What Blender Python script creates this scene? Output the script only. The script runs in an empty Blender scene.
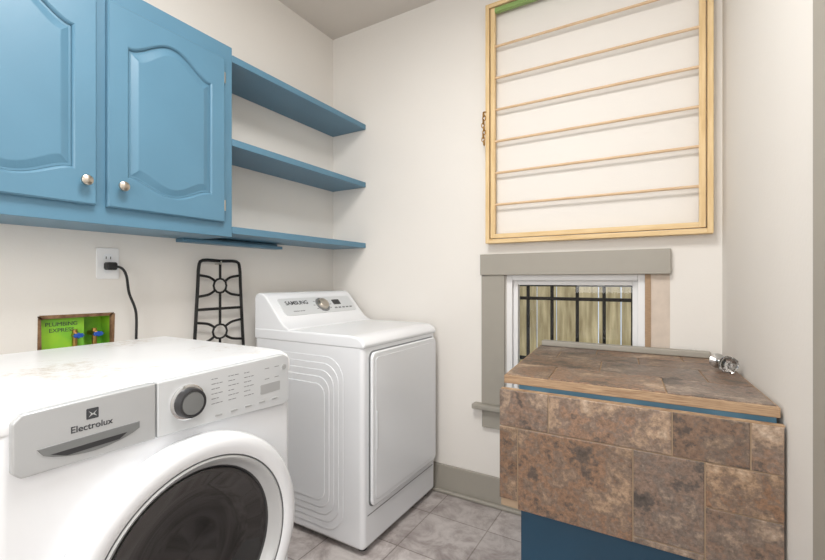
import bpy, bmesh, math, random
from mathutils import Vector, Matrix
random.seed(4)
sc=bpy.context.scene
try: sc.view_settings.view_transform='Standard'
except Exception: pass
COL=sc.collection

# ---------------------------------------------------------------- materials
def lin(c):
    o=[]
    for v in c[:3]:
        v/=255.0
        o.append(v/12.92 if v<=0.04045 else ((v+0.055)/1.055)**2.4)
    return (o[0],o[1],o[2],1)
def mat(name,col,rough=0.5,metal=0.0,var=0.04,scale=6.0,bump=0.0,bscale=60.0,col2=None,coat=0.0,stretch=None,emit=0):
    m=bpy.data.materials.new(name); m.use_nodes=True
    nt=m.node_tree; b=nt.nodes['Principled BSDF']
    b.inputs['Roughness'].default_value=rough; b.inputs['Metallic'].default_value=metal
    if coat: b.inputs['Coat Weight'].default_value=coat
    tc=nt.nodes.new('ShaderNodeTexCoord'); mp=nt.nodes.new('ShaderNodeMapping')
    nt.links.new(tc.outputs['Object'],mp.inputs['Vector'])
    if stretch: mp.inputs['Scale'].default_value=stretch
    n=nt.nodes.new('ShaderNodeTexNoise'); n.inputs['Scale'].default_value=scale; n.inputs['Detail'].default_value=6
    nt.links.new(mp.outputs[0],n.inputs['Vector'])
    r=nt.nodes.new('ShaderNodeValToRGB')
    c=lin(col)
    d=lin(col2) if col2 else tuple(max(0,x*(1-var*2.2)) for x in c[:3])+(1,)
    r.color_ramp.elements[0].position=0.3; r.color_ramp.elements[1].position=0.7
    r.color_ramp.elements[0].color=d; r.color_ramp.elements[1].color=c
    nt.links.new(n.outputs['Fac'],r.inputs[0]); nt.links.new(r.outputs[0],b.inputs['Base Color'])
    if bump:
        n2=nt.nodes.new('ShaderNodeTexNoise'); n2.inputs['Scale'].default_value=bscale; n2.inputs['Detail'].default_value=4
        nt.links.new(mp.outputs[0],n2.inputs['Vector'])
        bp=nt.nodes.new('ShaderNodeBump'); bp.inputs['Strength'].default_value=bump; bp.inputs['Distance'].default_value=0.01
        nt.links.new(n2.outputs['Fac'],bp.inputs['Height']); nt.links.new(bp.outputs[0],b.inputs['Normal'])
    return m
M={}
M['wall']=mat('wall_paint',(230,226,220),0.75,var=0.015,scale=1.5,bump=0.04,bscale=90)
M['patch']=mat('unpainted_drywall',(214,200,186),0.9,var=0.06,scale=20)
M['ceil']=mat('ceiling_paint',(212,205,197),0.85,var=0.01,scale=2)
M['greige']=mat('greige_trim_paint',(160,155,145),0.5,var=0.03,scale=5)
M['white']=mat('white_enamel',(236,238,241),0.22,var=0.01,scale=2,coat=0.3)
M['white2']=mat('white_plastic',(228,230,232),0.35,var=0.01,scale=3)
M['vinyl']=mat('white_vinyl',(232,232,232),0.45,var=0.01)
M['silver']=mat('silver_panel',(190,192,193),0.35,0.3,var=0.01)
M['silver2']=mat('pale_panel',(212,215,217),0.32,0.15,var=0.01)
M['recess']=mat('grey_recess',(128,130,130),0.4,0.2,var=0.03)
M['groove']=mat('grey_seam',(130,132,134),0.6,var=0.02)
M['dark']=mat('dark_plastic',(52,52,54),0.35,var=0.05)
M['ink']=mat('dark_ink',(60,62,66),0.6,var=0.02)
M['paleink']=mat('grey_ink',(120,122,126),0.6,var=0.02)
M['black']=mat('black_rubber',(22,22,23),0.45,var=0.1)
M['iron']=mat('cast_iron',(30,29,28),0.5,0.3,var=0.2,bump=0.3,bscale=200)
M['bars']=mat('matte_black_bars',(24,23,22),0.95,0.0,var=0.2)
M['chrome']=mat('chrome',(215,215,215),0.12,1.0,var=0.02)
M['nickel']=mat('brushed_nickel',(196,188,176),0.28,1.0,var=0.03)
M['brass']=mat('brass',(190,150,90),0.3,1.0,var=0.05)
M['blue']=mat('blue_paint',(88,130,154),0.38,var=0.03,scale=4,bump=0.03,bscale=50)
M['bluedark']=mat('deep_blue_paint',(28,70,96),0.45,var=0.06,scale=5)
M['pine']=mat('pine_wood',(230,204,158),0.55,col2=(210,178,126),scale=5,stretch=(14,14,1.2),bump=0.05)
M['pineh']=mat('pine_wood_horizontal',(230,204,158),0.55,col2=(210,178,126),scale=5,stretch=(1.2,14,14),bump=0.05)
M['rod']=mat('birch_dowel',(220,192,158),0.5,col2=(204,172,134),scale=8,stretch=(2,14,14))
M['green']=mat('green_paint',(138,168,98),0.5,var=0.06)
M['ply']=mat('plywood_edge',(186,158,126),0.6,col2=(134,104,78),scale=12,stretch=(2,2,60))
M['grout']=mat('tan_grout',(164,142,118),0.85,var=0.1)
M['lime']=mat('lime_sticker',(160,212,50),0.5,col2=(110,190,60),scale=9)
M['valveblue']=mat('blue_valve',(30,80,170),0.35)
M['drywall']=mat('torn_drywall',(150,118,86),0.9,col2=(96,66,44),scale=40,bump=0.5)
M['fence']=mat('fence_wood',(200,188,154),0.8,col2=(140,126,94),scale=4,stretch=(9,9,1),bump=0.2)
M['ground']=mat('ground_soil',(120,125,85),0.95,col2=(90,85,60),scale=3)

def dirty():
    m=mat('dusty_white_enamel',(232,233,234),0.3,var=0.02)
    nt=m.node_tree; b=nt.nodes['Principled BSDF']
    src=b.inputs['Base Color'].links[0].from_socket
    tc=nt.nodes.new('ShaderNodeTexCoord')
    n=nt.nodes.new('ShaderNodeTexNoise'); n.inputs['Scale'].default_value=34; n.inputs['Detail'].default_value=9; n.inputs['Roughness'].default_value=0.8
    n2=nt.nodes.new('ShaderNodeTexNoise'); n2.inputs['Scale'].default_value=3.2
    mul=nt.nodes.new('ShaderNodeMath'); mul.operation='MULTIPLY'
    r=nt.nodes.new('ShaderNodeValToRGB'); r.color_ramp.elements[0].position=0.29; r.color_ramp.elements[1].position=0.40
    nt.links.new(tc.outputs['Object'],n.inputs['Vector']); nt.links.new(tc.outputs['Object'],n2.inputs['Vector'])
    nt.links.new(n.outputs['Fac'],mul.inputs[0]); nt.links.new(n2.outputs['Fac'],mul.inputs[1])
    nt.links.new(mul.outputs[0],r.inputs[0])
    inv=nt.nodes.new('ShaderNodeMath'); inv.operation='MULTIPLY'; inv.inputs[1].default_value=0.75
    nt.links.new(r.outputs[0],inv.inputs[0])
    mx=nt.nodes.new('ShaderNodeMix'); mx.data_type='RGBA'
    nt.links.new(inv.outputs[0],mx.inputs[0]); nt.links.new(src,mx.inputs[6]); mx.inputs[7].default_value=lin((188,176,160))
    nt.links.new(mx.outputs[2],b.inputs['Base Color'])
    return m
M['dirty']=dirty()

def slate():
    m=bpy.data.materials.new('slate_tile'); m.use_nodes=True
    nt=m.node_tree; b=nt.nodes['Principled BSDF']; b.inputs['Roughness'].default_value=0.42
    at=nt.nodes.new('ShaderNodeAttribute'); at.attribute_name='tint'
    tc=nt.nodes.new('ShaderNodeTexCoord')
    add=nt.nodes.new('ShaderNodeVectorMath'); add.operation='ADD'
    sc_=nt.nodes.new('ShaderNodeVectorMath'); sc_.operation='SCALE'; sc_.inputs['Scale'].default_value=7
    nt.links.new(at.outputs['Color'],sc_.inputs[0]); nt.links.new(tc.outputs['Object'],add.inputs[0]); nt.links.new(sc_.outputs[0],add.inputs[1])
    n=nt.nodes.new('ShaderNodeTexNoise'); n.inputs['Scale'].default_value=8; n.inputs['Detail'].default_value=10; n.inputs['Roughness'].default_value=0.74
    nt.links.new(add.outputs[0],n.inputs['Vector'])
    r=nt.nodes.new('ShaderNodeValToRGB'); e=r.color_ramp.elements
    e[0].position=0.33; e[0].color=lin((70,62,56)); e[1].position=0.69; e[1].color=lin((184,162,140))
    for p,c in ((0.42,(98,84,74)),(0.475,(140,108,84)),(0.52,(114,98,87)),(0.59,(154,128,104))):
        x=e.new(p); x.color=lin(c)
    nt.links.new(n.outputs['Fac'],r.inputs[0])
    sp=nt.nodes.new('ShaderNodeTexNoise'); sp.inputs['Scale'].default_value=80; sp.inputs['Detail'].default_value=6; sp.inputs['Roughness'].default_value=0.7
    nt.links.new(add.outputs[0],sp.inputs['Vector'])
    mr=nt.nodes.new('ShaderNodeMapRange'); mr.inputs[1].default_value=0.32; mr.inputs[2].default_value=0.68; mr.inputs[3].default_value=0.6; mr.inputs[4].default_value=1.3
    nt.links.new(sp.outputs['Fac'],mr.inputs[0])
    s2=nt.nodes.new('ShaderNodeVectorMath'); s2.operation='SCALE'
    nt.links.new(r.outputs[0],s2.inputs[0]); nt.links.new(mr.outputs[0],s2.inputs['Scale'])
    hs=nt.nodes.new('ShaderNodeHueSaturation')
    sx=nt.nodes.new('ShaderNodeSeparateXYZ'); nt.links.new(at.outputs['Color'],sx.inputs[0])
    mv=nt.nodes.new('ShaderNodeMapRange'); mv.inputs[3].default_value=0.78; mv.inputs[4].default_value=1.15
    nt.links.new(sx.outputs[0],mv.inputs[0]); nt.links.new(mv.outputs[0],hs.inputs['Value'])
    ms=nt.nodes.new('ShaderNodeMapRange'); ms.inputs[3].default_value=0.68; ms.inputs[4].default_value=1.02
    nt.links.new(sx.outputs[1],ms.inputs[0]); nt.links.new(ms.outputs[0],hs.inputs['Saturation'])
    nt.links.new(s2.outputs[0],hs.inputs['Color']); nt.links.new(hs.outputs[0],b.inputs['Base Color'])
    bp=nt.nodes.new('ShaderNodeBump'); bp.inputs['Strength'].default_value=0.4; bp.inputs['Distance'].default_value=0.01
    nt.links.new(n.outputs['Fac'],bp.inputs['Height']); nt.links.new(bp.outputs[0],b.inputs['Normal'])
    return m
M['slate']=slate()

def floor_mat():
    m=bpy.data.materials.new('marble_floor_tile'); m.use_nodes=True
    nt=m.node_tree; b=nt.nodes['Principled BSDF']; b.inputs['Roughness'].default_value=0.4
    tc=nt.nodes.new('ShaderNodeTexCoord'); mp=nt.nodes.new('ShaderNodeMapping'); mp.inputs['Location'].default_value=(0.06,0.03,0)
    nt.links.new(tc.outputs['Object'],mp.inputs['Vector'])
    n=nt.nodes.new('ShaderNodeTexNoise'); n.inputs['Scale'].default_value=7; n.inputs['Detail'].default_value=9; n.inputs['Distortion'].default_value=0.5; n.inputs['Roughness'].default_value=0.7
    nt.links.new(mp.outputs[0],n.inputs['Vector'])
    r=nt.nodes.new('ShaderNodeValToRGB'); e=r.color_ramp.elements
    e[0].position=0.3; e[0].color=lin((140,130,127)); e[1].position=0.72; e[1].color=lin((222,216,212))
    x=e.new(0.45); x.color=lin((178,169,166)); x=e.new(0.55); x.color=lin((203,196,193))
    nt.links.new(n.outputs['Fac'],r.inputs[0])
    br=nt.nodes.new('ShaderNodeTexBrick'); br.offset=0.0; br.inputs['Scale'].default_value=1
    br.inputs['Brick Width'].default_value=0.3; br.inputs['Row Height'].default_value=0.3; br.inputs['Mortar Size'].default_value=0.003
    br.inputs['Color1'].default_value=(1,1,1,1); br.inputs['Color2'].default_value=(0.76,0.75,0.75,1); br.inputs['Mortar'].default_value=(0.5,0.48,0.46,1)
    nt.links.new(mp.outputs[0],br.inputs['Vector'])
    mx=nt.nodes.new('ShaderNodeMix'); mx.data_type='RGBA'; mx.blend_type='MULTIPLY'; mx.inputs[0].default_value=1
    nt.links.new(r.outputs[0],mx.inputs[6]); nt.links.new(br.outputs['Color'],mx.inputs[7]); nt.links.new(mx.outputs[2],b.inputs['Base Color'])
    return m
M['floor']=floor_mat()
M['gdark']=mat('smoked_door_glass',(30,28,28),0.06,var=0.3,scale=5,coat=0.5)
def glass(name,rough=0.0,thin=True):
    m=bpy.data.materials.new(name); m.use_nodes=True; nt=m.node_tree; b=nt.nodes['Principled BSDF']
    if thin:
        out=nt.nodes['Material Output']; t=nt.nodes.new('ShaderNodeBsdfTransparent'); g=nt.nodes.new('ShaderNodeBsdfGlossy'); g.inputs['Roughness'].default_value=0.02
        mx=nt.nodes.new('ShaderNodeMixShader'); mx.inputs[0].default_value=0.02
        nt.links.new(t.outputs[0],mx.inputs[1]); nt.links.new(g.outputs[0],mx.inputs[2]); nt.links.new(mx.outputs[0],out.inputs[0])
    else:
        b.inputs['Transmission Weight'].default_value=1; b.inputs['Roughness'].default_value=rough
    return m
M['pane']=glass('window_glass'); M['crystal']=glass('crystal_glass',0.03,False)

# ---------------------------------------------------------------- mesh helpers
def setpar(o,p):
    if p is not None:
        o.parent=p; o.matrix_parent_inverse=Matrix.Translation(-Vector(p.location))
def finish(name,verts,faces,mt,par=None,bevel=0,seg=3,smooth=False,recalc=True):
    vs=[Vector(v) for v in verts]
    mn=Vector([min(v[i] for v in vs) for i in range(3)]); mx=Vector([max(v[i] for v in vs) for i in range(3)])
    c=(mn+mx)/2
    me=bpy.data.meshes.new(name); me.from_pydata([v-c for v in vs],[],faces)
    if recalc:
        bm=bmesh.new(); bm.from_mesh(me); bmesh.ops.recalc_face_normals(bm,faces=bm.faces[:]); bm.to_mesh(me); bm.free()
    me.materials.append(M[mt] if isinstance(mt,str) else mt)
    o=bpy.data.objects.new(name,me); o.location=c; COL.objects.link(o); setpar(o,par)
    if bevel:
        b=o.modifiers.new('bevel','BEVEL'); b.width=bevel; b.segments=seg; b.limit_method='ANGLE'; b.angle_limit=math.radians(40)
        for p in me.polygons: p.use_smooth=True
        o.modifiers.new('wn','WEIGHTED_NORMAL').keep_sharp=True
    elif smooth:
        for p in me.polygons: p.use_smooth=True
        try: me.set_sharp_from_angle(angle=math.radians(45))
        except Exception: pass
    return o
def boxvf(a,b):
    (x0,y0,z0),(x1,y1,z1)=a,b
    v=[(x0,y0,z0),(x1,y0,z0),(x1,y1,z0),(x0,y1,z0),(x0,y0,z1),(x1,y0,z1),(x1,y1,z1),(x0,y1,z1)]
    f=[(0,3,2,1),(4,5,6,7),(0,1,5,4),(1,2,6,5),(2,3,7,6),(3,0,4,7)]
    return v,f
def box(name,a,b,mt,par=None,bevel=0,seg=3):
    v,f=boxvf(a,b); return finish(name,v,f,mt,par,bevel,seg)
def boxes(name,lst,mt,par=None,bevel=0,seg=2):
    V=[];F=[]
    for a,b in lst:
        v,f=boxvf(a,b); n=len(V); V+=v; F+=[tuple(i+n for i in q) for q in f]
    return finish(name,V,F,mt,par,bevel,seg,recalc=False)
FX=(Vector((0,1,0)),Vector((0,0,1)),Vector((1,0,0)))
FY=(Vector((1,0,0)),Vector((0,0,1)),Vector((0,-1,0)))
FZ=(Vector((1,0,0)),Vector((0,1,0)),Vector((0,0,1)))
FSIDE=(Vector((1,0,0)),Vector((0,0,1)),Vector((0,-1,0)))
def loft(name,outs,mt,par=None,frame=FX,origin=(0,0,0),cap0=True,cap1=True,bevel=0,seg=3,smooth=False):
    U,Vv,W=frame; O=Vector(origin); V=[];F=[]
    n=len(outs[0][0])
    for ol,w in outs:
        for (u,v) in ol: V.append(O+U*u+Vv*v+W*w)
    for k in range(len(outs)-1):
        for i in range(n):
            j=(i+1)%n; F.append((k*n+i,k*n+j,(k+1)*n+j,(k+1)*n+i))
    if cap0: F.append(tuple(range(n))[::-1])
    if cap1: F.append(tuple(range((len(outs)-1)*n,len(outs)*n)))
    return finish(name,V,F,mt,par,bevel,seg,smooth)
def plate(name,ol,w0,w1,mt,par=None,frame=FX,origin=(0,0,0),bevel=0,seg=3):
    return loft(name,[(ol,w0),(ol,w1)],mt,par,frame,origin,bevel=bevel,seg=seg)
def rrect(u0,u1,v0,v1,r,n=6):
    p=[]
    for cx,cy,a0 in ((u1-r,v0+r,-90),(u1-r,v1-r,0),(u0+r,v1-r,90),(u0+r,v0+r,180)):
        for i in range(n+1):
            a=math.radians(a0+90*i/n); p.append((cx+r*math.cos(a),cy+r*math.sin(a)))
    return p
def circ(cu,cv,r,n=32): return [(cu+r*math.cos(2*math.pi*i/n),cv+r*math.sin(2*math.pi*i/n)) for i in range(n)]
def lathe(name,prof,c,mt,par=None,frame=FX,n=64,close=True,smooth=True):
    U,Vv,W=frame; O=Vector(c); V=[];F=[]
    for r,h in prof:
        for i in range(n):
            a=2*math.pi*i/n; V.append(O+U*(r*math.cos(a))+Vv*(r*math.sin(a))+W*h)
    for k in range(len(prof)-1):
        for i in range(n):
            j=(i+1)%n; F.append((k*n+i,k*n+j,(k+1)*n+j,(k+1)*n+i))
    if close:
        if prof[0][0]>0: F.append(tuple(range(n))[::-1])
        if prof[-1][0]>0: F.append(tuple(range((len(prof)-1)*n,len(prof)*n)))
    return finish(name,V,F,mt,par,smooth=smooth)
def tubevf(pts,r,n=10,closed=False):
    pts=[Vector(p) for p in pts]; V=[];F=[]; m=len(pts)
    up=None
    for k,p in enumerate(pts):
        if closed: t=(pts[(k+1)%m]-pts[k-1]).normalized()
        else: t=(pts[min(k+1,m-1)]-pts[max(k-1,0)]).normalized()
        if up is None:
            up=Vector((0,0,1)) if abs(t.z)<0.9 else Vector((1,0,0))
        s=t.cross(up).normalized(); up=s.cross(t).normalized()
        for i in range(n):
            a=2*math.pi*i/n; V.append(p+s*(r*math.cos(a))+up*(r*math.sin(a)))
    for k in range(m if closed else m-1):
        k2=(k+1)%m
        for i in range(n):
            j=(i+1)%n; F.append((k*n+i,k*n+j,k2*n+j,k2*n+i))
    if not closed:
        F.append(tuple(range(n))[::-1]); F.append(tuple(range((m-1)*n,m*n)))
    return V,F
def tubes(name,lst,mt,par=None,n=10):
    V=[];F=[]
    for it in lst:
        pts,r=it[0],it[1]; cl=len(it)>2 and it[2]
        v,f=tubevf(pts,r,n,cl); k=len(V); V+=v; F+=[tuple(i+k for i in q) for q in f]
    return finish(name,V,F,mt,par,smooth=True)
def smoothpath(p,n=8):
    p=[Vector(q) for q in p]; out=[]
    q=[p[0]]+p+[p[-1]]
    for i in range(1,len(q)-2):
        for k in range(n):
            t=k/n; a,b,c,d=q[i-1],q[i],q[i+1],q[i+2]
            out.append(0.5*((2*b)+(c-a)*t+(2*a-5*b+4*c-d)*t*t+(3*b-a-3*c+d)*t**3))
    out.append(p[-1]); return out
def text(name,s,size,origin,mt,par=None,frame=FX,align='CENTER',ext=0.0004,bold=0.0):
    cu=bpy.data.curves.new(name,'FONT'); cu.body=s; cu.size=size; cu.align_x=align; cu.align_y='CENTER'; cu.extrude=ext; cu.offset=bold
    to=bpy.data.objects.new(name+'_tmp',cu); COL.objects.link(to)
    dg=bpy.context.evaluated_depsgraph_get(); me=bpy.data.meshes.new_from_object(to.evaluated_get(dg))
    bpy.data.objects.remove(to)
    U,Vv,W=frame
    R=Matrix((U,Vv,W)).transposed()
    for v in me.vertices: v.co=R@v.co
    me.materials.clear(); me.materials.append(M[mt])
    o=bpy.data.objects.new(name,me); o.location=origin; COL.objects.link(o); setpar(o,par); return o
def empty(name,loc,label,cat,group=None):
    e=bpy.data.objects.new(name,None); e.location=loc; e.empty_display_size=0.1; COL.objects.link(e)
    tag(e,label,cat,group); return e
def tag(o,label,cat,group=None):
    o['label']=label; o['category']=cat
    if group: o['group']=group
def struct(o): o['kind']='structure'; return o

# ---------------------------------------------------------------- room
CX=1.837; BY=2.074; H=2.715; FYY=-1.35
def RX(y): return 2.04+0.07*(BY-y)
struct(finish('floor',*boxvf((-0.1,FYY-0.1,-0.1),(2.5,BY+0.12,0)),'floor'))
struct(finish('ceiling',*boxvf((-0.1,FYY-0.1,H),(2.5,BY+0.12,H+0.1)),'ceil'))
ny0,ny1,nz0,nz1=0.581,0.806,0.885,1.031
struct(boxes('wall_left',[((-0.12,FYY,0),(0,ny0,H)),((-0.12,ny1,0),(0,BY+0.12,H)),((-0.12,ny0,0),(0,ny1,nz0)),((-0.12,ny0,nz1),(0,ny1,H)),((-0.12,ny0,nz0),(-0.09,ny1,nz1))],'wall'))
wx0,wx1,wz0,wz1=1.153,1.77,0.52,1.185
struct(boxes('wall_back',[((-0.0,BY,0),(wx0,BY+0.12,H)),((wx1,BY,0),(2.5,BY+0.12,H)),((wx0,BY,0),(wx1,BY+0.12,wz0)),((wx0,BY,wz1),(wx1,BY+0.12,H))],'wall'))
ys=1.09
struct(plate('wall_right',[(RX(BY),BY),(RX(ys),ys),(RX(ys)+0.1,ys),(RX(BY)+0.1,BY)][::-1],0,H,'wall',frame=FZ))
struct(plate('wall_side_front',[(RX(0.1),0.1),(RX(FYY),FYY),(RX(FYY)+0.1,FYY),(RX(0.1)+0.1,0.1)][::-1],0,H,'wall',frame=FZ))
struct(plate('wall_side_header',[(RX(ys),ys),(RX(0.1),0.1),(RX(0.1)+0.1,0.1),(RX(ys)+0.1,ys)][::-1],2.1,H,'wall',frame=FZ))
struct(plate('door_1',[(RX(ys)+0.06,ys),(RX(0.1)+0.06,0.1),(RX(0.1)+0.1,0.1),(RX(ys)+0.1,ys)][::-1],0.0,2.1,'vinyl',frame=FZ))
struct(box('wall_front',(-0.1,FYY-0.1,0),(2.5,FYY,H),'wall'))
struct(plate('trim_1',[(RX(1.11)-0.018,1.11),(RX(1.11),1.11),(RX(0.99),0.99),(RX(0.99)-0.018,0.99)],0,2.2,'greige',frame=FZ))
struct(box('baseboard_back',(0.0,BY-0.016,0),(RX(BY),BY,0.15),'greige',bevel=0.004))
struct(box('trim_2',(0.0,BY-0.034,0),(2.03,BY-0.016,0.02),'greige',bevel=0.008))
struct(box('baseboard_left',(0,FYY,0),(0.016,BY-0.02,0.15),'greige',bevel=0.004))
# ---------------------------------------------------------------- window
hd=struct(box('trim_3',(1.024,BY-0.03,wz1),(1.866,BY,1.292),'greige',bevel=0.003))
struct(box('trim_4',(1.028,BY-0.02,0.52),(wx0-0.002,BY,wz1),'greige',bevel=0.003))
struct(box('trim_5',(0.985,BY-0.05,0.495),(1.86,BY,0.52),'greige',bevel=0.004))
struct(box('trim_6',(1.03,BY-0.02,0.40),(1.84,BY,0.495),'greige',bevel=0.003))
struct(box('trim_7',(wx1,BY-0.006,0.52),(wx1+0.022,BY+0.0,wz1),'ply'))
struct(box('trim_8',(wx1+0.022,BY-0.0015,0.52),(1.862,BY,wz1),'patch'))
w=bpy.data.objects.new('window_1',None); w.location=((wx0+wx1)/2,BY+0.06,wz0); COL.objects.link(w); w['kind']='structure'
def ringbox(name,x0,x1,z0,z1,y0,y1,t,mt,par,tb=None,bevel=0.002):
    tb=tb or t
    return boxes(name,[((x0,y0,z0),(x0+t,y1,z1)),((x1-t,y0,z0),(x1,y1,z1)),((x0+t,y0,z1-t),(x1-t,y1,z1)),((x0+t,y0,z0),(x1-t,y1,z0+tb))],mt,par,bevel)
ringbox('window_frame',wx0,wx1,wz0,wz1,BY+0.01,BY+0.09,0.028,'vinyl',w)
ringbox('window_sash',wx0+0.028,wx1-0.028,wz0+0.028,wz1-0.028,BY+0.035,BY+0.07,0.022,'vinyl',w,0.06)
box('window_pane',(wx0+0.048,BY+0.05,wz0+0.085),(wx1-0.048,BY+0.054,wz1-0.048),'pane',w)
# outside grille, fixed to the outside of the wall
g=[]
for i in range(5):
    x=wx0+0.075+i*0.122; g.append(((x-0.007,BY+0.127,wz0-0.05),(x+0.007,BY+0.141,wz1+0.05)))
for z in (1.135,1.065,0.75): g.append(((wx0-0.03,BY+0.121,z-0.008),(wx1+0.03,BY+0.147,z+0.008)))
go=boxes('window_grille',g,'bars'); tag(go,'black iron security bars outside the small window','window grille')
fv=[]
for i in range(40):
    x=-1.6+i*0.145; yy=3.25+random.uniform(-.004,.004); fv.append(((x,yy,0.0),(x+0.137,yy+0.02,1.9+random.uniform(-.01,.01))))
fv+= [((-1.6,3.28,0.4),(4.2,3.32,0.5)),((-1.6,3.28,1.5),(4.2,3.32,1.6))]
fo=boxes('fence',fv,'fence'); tag(fo,'sunlit weathered wooden board fence outside the window','fence')
struct(box('ground',(-2,BY+0.12,-0.12),(4.5,4.5,0.0),'ground'))

# ---------------------------------------------------------------- wall cabinet
cab=empty('wall_cabinet',(0.13,0.65,1.342),'blue painted double-door wall cabinet with arched raised panels','cabinet')
box('cabinet_body',(0.001,0.16,1.342),(0.267,1.138,2.144),'blue',cab,bevel=0.002)
def cath(u0,u1,v0,v1,rt,rb,n=28,m=6):
    def sh(s):
        s=min(max((s-0.03)/0.94,0),1); return (0.5-0.5*math.cos(2*math.pi*s))**0.75
    p=[]
    for i in range(n): s=i/n; p.append((u0+(u1-u0)*s, v0+rb-rb*sh(s)))
    for i in range(m): s=i/m; p.append((u1, v0+rb+(v1-rt-v0-rb)*s))
    for i in range(n): s=i/n; p.append((u1-(u1-u0)*s, v1-rt+rt*sh(1-s)))
    for i in range(m): s=i/m; p.append((u0, v1-rt-(v1-rt-v0-rb)*s))
    return p
def cabdoor(y0,y1,z0,z1,knob_y,hinge_y):
    out=cath(y0,y1,z0,z1,0,0); out2=cath(y0+.004,y1-.004,z0+.004,z1-.004,0,0)
    a=0.062
    def inn(d): return cath(y0+a+d,y1-a-d,z0+a+d,z1-a-d,0.07,0.045)
    X=0.268
    d=loft('cabinet_door',[(out,0),(out,0.015),(out2,0.02),(inn(-0.004),0.02),(inn(0.0),0.017),(inn(0.003),0.012)],'blue',cab,origin=(X,0,0),cap1=False)
    loft('door_panel',[(inn(0.002),0.002),(inn(0.004),0.0105),(inn(0.010),0.0105),(inn(0.030),0.018),(inn(0.033),0.0185)],'blue',d,origin=(X,0,0))
    lathe('knob',[(0.006,0),(0.006,0.012),(0.013,0.016),(0.0165,0.022),(0.0155,0.028),(0.009,0.032),(0,0.033)],(X+0.02,knob_y,1.469),'nickel',d,n=24)
    for z in (1.47,2.0):
        tubes('hinge',[([(X+0.006,hinge_y,z-0.022),(X+0.006,hinge_y,z+0.022)],0.004)],'nickel',d,n=8)
    return d
cabdoor(0.666,1.091,1.399,2.075,0.703,1.098)
cabdoor(0.21,0.635,1.399,2.075,0.599,0.203)
for z,lb in ((2.10,'top'),(1.745,'mid'),(1.372,'low')):
    s=box('wall_shelf',(0.001,1.14,z-0.015),(0.267,BY-0.002,z+0.015),'blue',bevel=0.002)
    tag(s,{'top':'blue painted wall shelf level with the cabinet top','mid':'blue painted wall shelf at mid height of the cabinet','low':'blue painted wall shelf level with the cabinet bottom'}[lb],'shelf','blue wall shelves')
cl=boxes('shelf_cleat',[((0.001,1.05,1.326),(0.06,1.6,1.341)),((0.001,1.141,1.341),(0.02,1.6,1.355))],'blue',bevel=0.002); tag(cl,'blue painted cleat board under the lowest shelf','cleat')

# ---------------------------------------------------------------- outlet + cord
ot=empty('wall_outlet',(0.0,0.786,1.16),'white duplex wall outlet with a black plug','outlet')
plate('outlet_plate',rrect(0.748,0.825,1.164,1.283,0.006),0,0.006,'vinyl',ot,bevel=0.002)
for z in (1.247,1.2):
    plate('socket',rrect(0.772,0.802,z-0.014,z+0.014,0.01),0.005,0.008,'white2',ot)
box('socket_slot',(0.0075,0.778,1.24),(0.0085,0.781,1.25),'dark',ot); box('socket_slot',(0.0075,0.793,1.24),(0.0085,0.796,1.25),'dark',ot)
pc=empty('power_cord',(0.02,0.79,1.2),'black appliance power cord plugged into the wall outlet','cord')
plate('plug',rrect(0.770,0.805,1.198,1.228,0.008),0.009,0.042,'black',pc,bevel=0.004)
tubes('cable',[(smoothpath([(0.035,0.795,1.213),(0.055,0.812,1.205),(0.06,0.826,1.175),(0.05,0.84,1.11),(0.05,0.858,1.06),(0.05,0.866,1.02),(0.05,0.866,0.94),(0.05,0.86,0.8),(0.06,0.83,0.6)]),0.0048)],'black',pc)
# valve box
vb=empty('washer_valve_box',(-0.04,0.69,0.885),'plumbing supply box in a rough wall cutout, lime sticker','plumbing box')
def jag(ol,a): return [(u+random.uniform(-a,a),v+random.uniform(-a,a)) for u,v in ol]
o1=rrect(ny0-0.004,ny1+0.004,nz0-0.004,nz1+0.004,0.004,10); o2=rrect(ny0+0.007,ny1-0.007,nz0+0.007,nz1-0.007,0.004,10)
loft('torn_edge',[(jag(o1,0.003),0.001),(jag(o2,0.003),0.001),(o2,-0.012)],'drywall',vb,cap0=False,cap1=False)
boxes('box_shell',[((-0.088,ny0+.001,nz0+.001),(-0.085,ny1-.001,nz1-.001)),((-0.088,ny0+.001,nz0+.001),(-0.004,ny0+.004,nz1-.001)),((-0.088,ny1-.004,nz0+.001),(-0.004,ny1-.001,nz1-.001)),((-0.088,ny0,nz1-.004),(-0.004,ny1,nz1-.001)),((-0.088,ny0,nz0+.001),(-0.004,ny1,nz0+.004))],'lime',vb)
box('sticker',(-0.03,ny0+0.010,nz0+0.01),(-0.026,ny0+0.14,nz1-0.010),'lime',vb)
text('sticker_lettering','PLUMBING',0.02,(-0.0255,ny0+0.072,nz1-0.030),'ink',vb)
text('sticker_lettering','EXPRESS',0.02,(-0.0255,ny0+0.072,nz1-0.052),'ink',vb)
for yv in (0.69,0.752):
    v=lathe('valve',[(0.010,-0.04),(0.010,0.02),(0.006,0.022),(0.006,0.03)],(-0.02,yv,0.958),'brass',vb,n=16)
    lathe('valve_stem',[(0.008,-0.06),(0.008,0.02)],(-0.02,yv,0.958),'brass',v,frame=FZ,n=14)
    plate('valve_handle',[(yv+(0.020 if k%2==0 else 0.014)*math.cos(k*math.pi/8),0.958+(0.011 if k%2==0 else 0.008)*math.sin(k*math.pi/8)) for k in range(16)],0.008,0.016,'valveblue',v,bevel=0.002)

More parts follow.
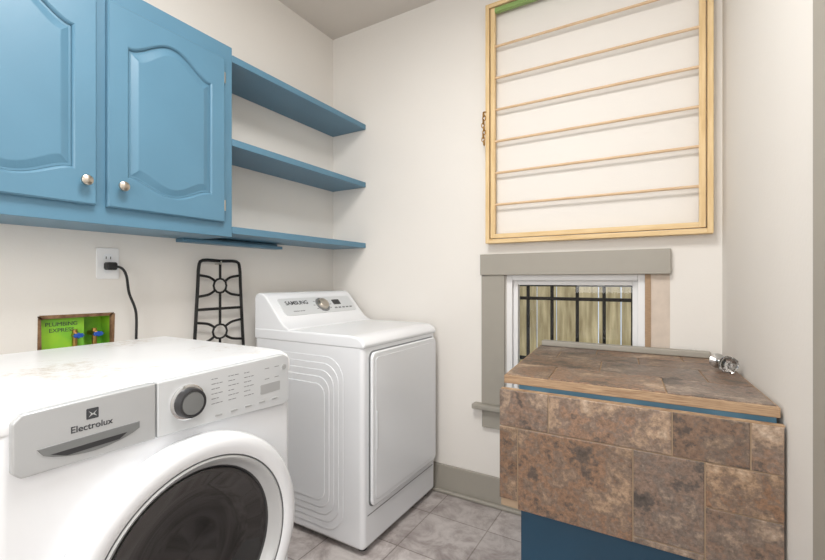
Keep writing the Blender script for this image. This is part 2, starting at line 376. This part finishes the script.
# ---------------------------------------------------------------- stove grate
gr=empty('stove_grate',(0.03,1.24,0.80),'black cast-iron stove burner grate hung on the wall','stove grate')
def gp(u,v):
    wd=0.26-0.05*v; y=1.112+0.026*v+u*wd; return (0.034,y,0.80+0.45*v)
fr=smoothpath([gp(.06,0),gp(.94,0),gp(1,.05),gp(1.0,.25),gp(1.0,.5),gp(1,.75),gp(1,.93),gp(.92,1),gp(.5,1),gp(.08,1),gp(0,.93),gp(0,.75),gp(0,.5),gp(0,.25),gp(0,.05)],3)
tubes('grate_frame',[(fr[:-1],0.0075,True)],'iron',gr,8)
L=[]
def cr(pts): L.append((smoothpath([gp(*p) for p in pts],6),0.006))
for c in (0.74,0.26):
    ring=[]
    for a in range(12):
        an=2*math.pi*a/12; ring.append(gp(.5+.15*math.cos(an),c+.075*math.sin(an)))
    L.append((ring,0.005,True))
    for su_ in (-1,1):
        for sv in (-1,1):
            cr([(.5+su_*.12,c+sv*.05),(.5+su_*.26,c+sv*.09),(.5+su_*.5,c+sv*.11)])
    for sv in (-1,1): cr([(.5,c+sv*.075),(.5,c+sv*.235)])
L.append(([gp(0,.5),gp(1,.5)],0.0065))
tubes('grate_fingers',L,'iron',gr,8)
tubes('hook',[([(0.0,1.24,1.236),(0.045,1.24,1.236),(0.047,1.24,1.25)],0.003)],'nickel',gr,8)

# ---------------------------------------------------------------- washer
wy0,wy1=0.25,0.925; WX=0.845
wa=empty('washing_machine',(0.5,0.59,0),'white front-load washing machine with silver control panel','washing machine')
box('washer_body',(0.15,wy0,0.02),(WX,wy1,0.912),'white',wa,bevel=0.02,seg=4)
prof=[(0.15,0.895),(0.15,0.94),(0.76,0.942),(0.805,0.940),(0.834,0.930),(0.846,0.914),(0.846,0.88),(0.15,0.88)]
FXZ=(Vector((1,0,0)),Vector((0,0,1)),Vector((0,-1,0)))
plate('washer_top',prof[::-1],-wy1,-wy0,'dirty',wa,frame=FXZ,bevel=0.008)
for x in (0.2,0.78):
    for y in (0.31,0.865): lathe('foot',[(0.022,0),(0.022,0.022)],(x,y,0),'dark',wa,frame=FZ,n=16)
def panel_ol(u0,u1,rl,rr,n=20):
    top=lambda u:0.919+0.019*(max(u-0.27,0)/0.63)**0.7
    bot=lambda u:0.806-0.022*((u-0.27)/0.65) + (0.006*math.sin(math.pi*(u-0.27)/0.65))
    p=[]
    us=[u0+(u1-u0)*i/n for i in range(n+1)]
    for i,u in enumerate(us):
        z=bot(u)
        if i==0: z+=rl
        if i==n: z+=rr
        p.append((u,z))
    for i,u in reversed(list(enumerate(us))):
        z=top(u)
        if i==0: z-=rl
        if i==n: z-=rr
        p.append((u,z))
    return p
cp=plate('control_panel',panel_ol(0.518,0.905,0,0.012),WX-0.01,WX+0.014,'silver2',wa,bevel=0.004)
dr=plate('detergent_drawer',panel_ol(0.272,0.515,0.012,0),WX-0.01,WX+0.015,'silver',wa,bevel=0.004)
rec=[(0.305+0.175*i/12,0.851+0.003*i/12) for i in range(13)]
rb=[(0.48-0.165*i/12,0.847-0.026*math.sin(math.pi*(i+0.5)/13)**0.6-0.003*(i/12)) for i in range(13)]
plate('drawer_handle',(rec+rb)[::-1],WX+0.012,WX+0.0165,'recess',dr,bevel=0.001)
plate('drawer_grip',[(0.325,0.836),(0.455,0.838),(0.44,0.828),(0.35,0.826)],WX+0.0162,WX+0.0172,'dark',dr)
LX=WX+0.0152
text('brand_lettering','Electrolux',0.0175,(LX,0.392,0.870),'ink',dr,bold=0.0002)
plate('brand_emblem',rrect(0.382,0.403,0.884,0.905,0.001,1),LX-0.0002,LX+0.0003,'ink',dr)
plate('emblem_mark',[(0.386,0.900),(0.393,0.894),(0.400,0.900),(0.396,0.894),(0.400,0.888),(0.393,0.8925),(0.386,0.888),(0.390,0.894)],LX,LX+0.0007,'silver',dr)
text('panel_lettering','PERFECT STEAM',0.0065,(LX-0.001,0.47,0.874),'ink',dr)
kn=lathe('dial',[(0.042,0),(0.042,0.006),(0.038,0.008)],(WX+0.012,0.588,0.868),'chrome',cp)
lathe('dial_knob',[(0.036,0.006),(0.035,0.022),(0.033,0.026),(0.028,0.027),(0.027,0.024),(0,0.024)],(WX+0.012,0.588,0.868),'dark',kn)
lathe('dial_cap',[(0.027,0.0235),(0.0265,0.0262),(0.0,0.027)],(WX+0.012,0.588,0.868),'recess',kn)
X0=WX+0.0138
def marks(name,mk): return boxes(name,mk,'paleink',cp)
for c in range(3):
    mk=[]
    for r in range(6):
        y=0.65+c*0.048; z=0.908-r*0.0125-0.001*c; x=y
        for q in range(2+(r+c)%2):
            wl_=0.006+0.003*((r*5+c*3+q)%3)
            mk.append(((X0,x,z),(X0+.0004,x+wl_,z+0.0017))); x+=wl_+0.002
    marks('panel_marking',mk)
for c in range(4):
    y=0.815+(c%2)*0.035; z=0.905-(c//2)*0.03
    marks('panel_marking',[((X0,y,z),(X0+.0004,y+0.016,z+0.0016))])
plate('washer_display',rrect(0.80,0.87,0.835,0.862,0.003),X0,X0+0.0008,'silver',cp)
for i in range(5):
    box('panel_button',(X0,0.66+i*0.045,0.812),(X0+0.0015,0.68+i*0.045,0.817),'silver',cp,bevel=0.0006)
plate('power_button',circ(0.885,0.90,0.008,16),X0,X0+0.002,'silver',cp)
# door
dc=(WX,0.60,0.495)
wd=lathe('washer_door',[(0.276,0.001),(0.288,0.012),(0.291,0.035),(0.289,0.052),(0.281,0.064),(0.268,0.068),(0.250,0.067),(0.240,0.062)],dc,'white',wa,n=96,close=False)
lathe('door_seam',[(0.2405,0.063),(0.2385,0.058),(0.2365,0.062)],dc,'groove',wd,n=96,close=False)
lathe('door_bezel',[(0.237,0.062),(0.233,0.065),(0.226,0.060),(0.221,0.047),(0.212,0.040),(0.208,0.034)],dc,'silver',wd,n=96,close=False)
lathe('door_gasket',[(0.211,0.037),(0.202,0.03),(0.198,0.020)],dc,'dark',wd,n=96,close=False)
lathe('door_glass',[(0.202,0.030),(0.190,0.026),(0.16,0.010),(0.12,0.0),(0.07,-0.001),(0,0.002)],(dc[0]+0.003,dc[1],dc[2]),'gdark',wd,n=96,close=False)

# ---------------------------------------------------------------- dryer
dy0,dy1=1.39,2.028; DX=0.770
dd=empty('clothes_dryer',(0.43,1.71,0),'white clothes dryer with rear console and large square door','clothes dryer')
box('dryer_body',(0.095,dy0,0.025),(DX,dy1,0.895),'white',dd,bevel=0.022,seg=5)
for x in (0.15,0.72):
    for y in (1.45,1.975): lathe('foot',[(0.022,0),(0.022,0.028)],(x,y,0),'dark',dd,frame=FZ,n=16)
prof=[(0.095,0.885),(0.095,0.925),(0.70,0.925),(0.74,0.92),(0.764,0.908),(0.776,0.890),(0.776,0.875),(0.76,0.870),(0.095,0.870)]
plate('dryer_top',prof[::-1],-dy1-0.003,-dy0+0.003,'white',dd,frame=FXZ,bevel=0.010,seg=4)
for k in range(5):
    d=0.03*k
    plate('side_panel',rrect(0.16+d,0.665-d*.8,0.07+d,0.825-d,0.10-0.012*k,8),0,0.003+0.003*k,'white',dd,frame=FSIDE,origin=(0,dy0,0),bevel=0.002)
plate('door_seam',rrect(1.428,2.010,0.195,0.858,0.03,8),0,0.002,'groove',dd,origin=(DX,0,0))  # grey backing strip, colours in the gasket shadow around the door
ddoor=plate('dryer_door',rrect(1.432,2.006,0.20,0.854,0.028,8),0.002,0.018,'white',dd,origin=(DX,0,0),bevel=0.007,seg=4)
o=rrect(1.450,1.987,0.222,0.835,0.022,8); o2=rrect(1.453,1.984,0.225,0.832,0.02,8)
plate('door_inset',o,0.0175,0.0185,'silver2',ddoor,origin=(DX,0,0))
plate('door_face',o2,0.0175,0.0205,'white',ddoor,origin=(DX,0,0),bevel=0.002)
plate('door_handle',rrect(1.458,1.464,0.44,0.60,0.002,3),0.0202,0.0242,'silver2',ddoor,origin=(DX,0,0),bevel=0.001)
plate('kick_seam',rrect(dy0+0.03,dy1-0.03,0.165,0.169,0.0015,3),0,0.0008,'groove',dd,origin=(DX,0,0))
prof=[(0.095,0.915),(0.095,1.07),(0.105,1.088),(0.125,1.096),(0.15,1.093),(0.175,1.078),(0.275,0.968),(0.30,0.945),(0.335,0.928),(0.34,0.915)]
con=plate('dryer_console',prof[::-1],-dy1,-dy0,'white',dd,frame=FXZ,bevel=0.018,seg=4)
s=Vector((0.10,0,-0.11)).normalized(); nrm=Vector((0.11,0,0.10)).normalized()
FS=(Vector((0,1,0)),-s,nrm)
oc=Vector((0.225,1.7125,1.023))
plate('console_panel',rrect(-0.27,0.28,-0.055,0.056,0.02),-0.004,0.003,'silver2',con,frame=FS,origin=oc,bevel=0.002)
def onS(u,v,w): return oc+FS[0]*u+FS[1]*v+FS[2]*w
text('brand_lettering','SAMSUNG',0.034,onS(-0.155,0.022,0.0033),'ink',con,frame=FS,bold=0.0006)
k=lathe('dial',[(0.046,0),(0.045,0.003),(0.036,0.004)],onS(0.02,0.0,0.003),'recess',con,frame=FS,n=40)
lathe('dial_knob',[(0.034,0.003),(0.032,0.016),(0.029,0.02),(0,0.021)],onS(0.02,0.0,0.003),'nickel',k,frame=FS,n=40)
for i in range(10):
    a=2*math.pi*i/10
    plate('dial_mark',rrect(-0.007,0.007,-0.0015,0.0015,0.001,2),0,0.001,'paleink',k,frame=FS,origin=onS(0.02+0.062*math.cos(a),0.042*math.sin(a),0.003))
plate('display',rrect(0.11,0.17,-0.005,0.03,0.004),0.003,0.0045,'dark',con,frame=FS,origin=oc)
for i in range(5):
    plate('console_button',rrect(0.10+i*0.032,0.12+i*0.032,-0.032,-0.024,0.002,3),0.003,0.005,'groove',con,frame=FS,origin=oc)
text('panel_lettering','moisture sensor',0.012,onS(-0.17,-0.03,0.0033),'paleink',con,frame=FS)

# ---------------------------------------------------------------- drying rack
rk=empty('drying_rack',(1.54,2.06,1.345),'pine wood wall-mounted drying rack with horizontal dowels','drying rack')
def rframe(name,x0,x1,z0,z1,y0,y1,t,topmat='pineh'):
    for a,b in (((x0,y0,z0),(x0+t,y1,z1)),((x1-t,y0,z0),(x1,y1,z1))): box(name+'_stile',a,b,'pine',rk,bevel=0.0015)
    box(name+'_rail',(x0+t,y0,z0),(x1-t,y1,z0+t),'pineh',rk,bevel=0.0015)
    r=box(name+'_rail',(x0+t,y0,z1-t),(x1-t,y1,z1),topmat,rk,bevel=0.0015)
    return r
rframe('outer',1.062,2.008,1.345,2.555,2.022,BY-0.001,0.020)
gl=rframe('inner',1.087,1.983,1.370,2.530,2.028,2.05,0.022,'green'); gl['label']='green painted top rail'
for z in (2.34,2.18,2.02,1.86,1.70,1.54):
    tubes('dowel',[([(1.105,2.04,z),(1.975,2.04,z-0.003)],0.0062)],'rod',rk,10)
L=[]
for i in range(9):
    c=Vector((1.058-0.004+0.003*math.sin(i*1.7),2.018,2.0-i*0.018)); pts=[]
    for j in range(12):
        a=2*math.pi*j/12
        if i%2: pts.append(c+Vector((0.008*math.cos(a),0,0.013*math.sin(a))))
        else: pts.append(c+Vector((0,0.008*math.cos(a),0.013*math.sin(a))))
    L.append((pts,0.0026,True))
L.append(([(1.066,2.024,2.012),(1.056,2.016,2.012)],0.004))
tubes('latch_chain',L,'brass',rk,6)

# ---------------------------------------------------------------- drop leaf table
tb=empty('folding_table',(1.73,1.7,0),'blue drop-leaf work table with brown slate-look tiled top','table')
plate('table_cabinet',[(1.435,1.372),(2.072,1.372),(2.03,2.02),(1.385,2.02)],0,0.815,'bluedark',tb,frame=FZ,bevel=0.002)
plate('apron',[(1.435,1.350),(2.078,1.350),(2.076,1.372),(1.434,1.372)],0.76,0.826,'blue',tb,frame=FZ,bevel=0.001)
top=plate('table_top',[(1.388,1.342),(2.084,1.342),(2.036,2.052),(1.330,2.052)],0.822,0.8475,'ply',tb,frame=FZ,bevel=0.001)
def tiles(name,rects,fmap,mt,par,w,tints=None):
    V=[];F=[];T=[]
    for k_,(u0,u1,v0,v1) in enumerate(rects):
        g_=0.0018; ch=0.0015; n=len(V)
        t=(random.random(),random.random(),random.random(),1)
        a=[(u0+g_,v0+g_),(u1-g_,v0+g_),(u1-g_,v1-g_),(u0+g_,v1-g_)]
        b=[(u0+g_+ch,v0+g_+ch),(u1-g_-ch,v0+g_+ch),(u1-g_-ch,v1-g_-ch),(u0+g_+ch,v1-g_-ch)]
        for p in a: V.append(fmap(p[0],p[1],0))
        for p in a: V.append(fmap(p[0],p[1],w*0.6))
        for p in b: V.append(fmap(p[0],p[1],w))
        q=[(0,3,2,1),(8,9,10,11)]
        for k in range(4):
            j=(k+1)%4; q.append((k,j,4+j,4+k)); q.append((4+k,4+j,8+j,8+k))
        for f in q: F.append(tuple(i+n for i in f))
        T+= [t]*12
    o=finish(name,V,F,mt,par)
    ca=o.data.color_attributes.new('tint','FLOAT_COLOR','POINT')
    for i,t in enumerate(T): ca.data[i].color=t
    return o
def tm(u,v,w):
    xl=1.392+(1.334-1.392)*v; xr=2.080+(2.033-2.080)*v
    return (xl+(xr-xl)*u,1.350+0.698*v,0.8475+w)
sx_,sy_=1/0.69,1/0.70
rows=[(0.0,0.2857,[0,.20,.66,1]),(0.2857,0.571,[0,.40,.84,1]),(0.571,0.78,[0,.16,.58,1]),(0.78,1.0,[0,.36,.80,1])]
rc=[]
for a,b,us in rows:
    for i in range(len(us)-1): rc.append((us[i],us[i+1],a,b))
def tm2(u,v,w): return tm(u*sx_,v*sy_,w)
tiles('top_tiles',[(a/sx_,b/sx_,c/sy_,d/sy_) for a,b,c,d in rc],tm2,'slate',top,0.003)
leaf=box('table_leaf',(1.386,1.318,0.432),(2.086,1.334,0.808),'grout',tb)
plate('leaf_edge',[(1.386,1.3175),(2.088,1.3175),(2.088,1.3345),(1.386,1.3345)],0.8075,0.8105,'ply',leaf,frame=FZ)
for x in (1.5,1.74,1.98):
    box('hinge',(x-0.03,1.334,0.79),(x+0.03,1.350,0.806),'nickel',tb)
lm=lambda u,v,w:(u,1.318-w,v)
tiles('leaf_tiles',[(1.380,1.535,.69,.809),(1.535,1.858,.69,.809),(1.858,2.023,.69,.809),(2.023,2.088,.69,.809),
 (1.380,1.44,.455,.69),(1.44,1.765,.43,.69),(1.765,1.93,.45,.69),(1.93,2.088,.575,.69),(1.93,2.088,.43,.575),(1.765,1.93,.43,.45)],lm,'slate',leaf,0.003)

# items on table
ts=box('trim_board',(1.345,2.012,0.8505),(2.0,2.05,0.876),'greige',bevel=0.005); tag(ts,'loose greige painted trim piece lying on the table','trim board')
gk=empty('glass_door_knob',(2.02,1.74,0.85),'faceted clear glass door knob with metal shank on the table','door knob')
FKW=(Vector((0,0,1)),Vector((0.94,0.34,0)),Vector((-0.34,0.94,0)))
kc=(2.022,1.735,0.8795); S=1.15
lathe('glass_knob',[(r*S,h*S) for r,h in [(0,-0.028),(0.014,-0.026),(0.024,-0.012),(0.025,0.0),(0.018,0.012),(0.01,0.018)]],kc,'crystal',gk,frame=FKW,n=12,smooth=False)
lathe('knob_shank',[(r*S,h*S) for r,h in [(0.010,0.018),(0.012,0.022),(0.009,0.03),(0.009,0.05),(0.016,0.054),(0.022,0.058),(0.022,0.062)]],kc,'chrome',gk,frame=FKW,n=24)

# ---------------------------------------------------------------- lights, world, camera
def area(name,loc,rot,sx,sy,e,col=(1,1,1)):
    l=bpy.data.lights.new(name,'AREA'); l.shape='RECTANGLE'; l.size=sx; l.size_y=sy; l.energy=e; l.color=col
    o=bpy.data.objects.new(name,l); o.location=loc; o.rotation_euler=rot; COL.objects.link(o); return o
area('overhead_fill',(1.3,0.5,2.66),(0,0,0),0.6,0.6,34,(1,0.985,0.965))  # unseen area lamp added overhead to brighten the room
area('soft_light',(1.5,-1.2,1.7),(math.radians(82),0,0),1.2,1.4,27,(1,0.99,0.985))
su=bpy.data.lights.new('sun','SUN'); su.energy=5.5; su.angle=0.01; su.color=(1,0.95,0.85)
so=bpy.data.objects.new('sun',su); COL.objects.link(so); so.rotation_euler=Vector((-0.6,0.25,-0.75)).to_track_quat('-Z','Y').to_euler(); so.location=(3,2,4)
wl=bpy.data.worlds.new('world'); sc.world=wl; wl.use_nodes=True
bg=wl.node_tree.nodes['Background']; bg.inputs[0].default_value=(0.75,0.86,1,1); bg.inputs[1].default_value=0.9
cam=bpy.data.cameras.new('camera'); cam.sensor_width=36; cam.lens=420/825*36; cam.clip_start=0.02
co=bpy.data.objects.new('camera',cam); co.location=(CX,0,1.16); co.rotation_euler=(math.radians(90),0,math.atan(0.5964)); COL.objects.link(co)
sc.camera=co
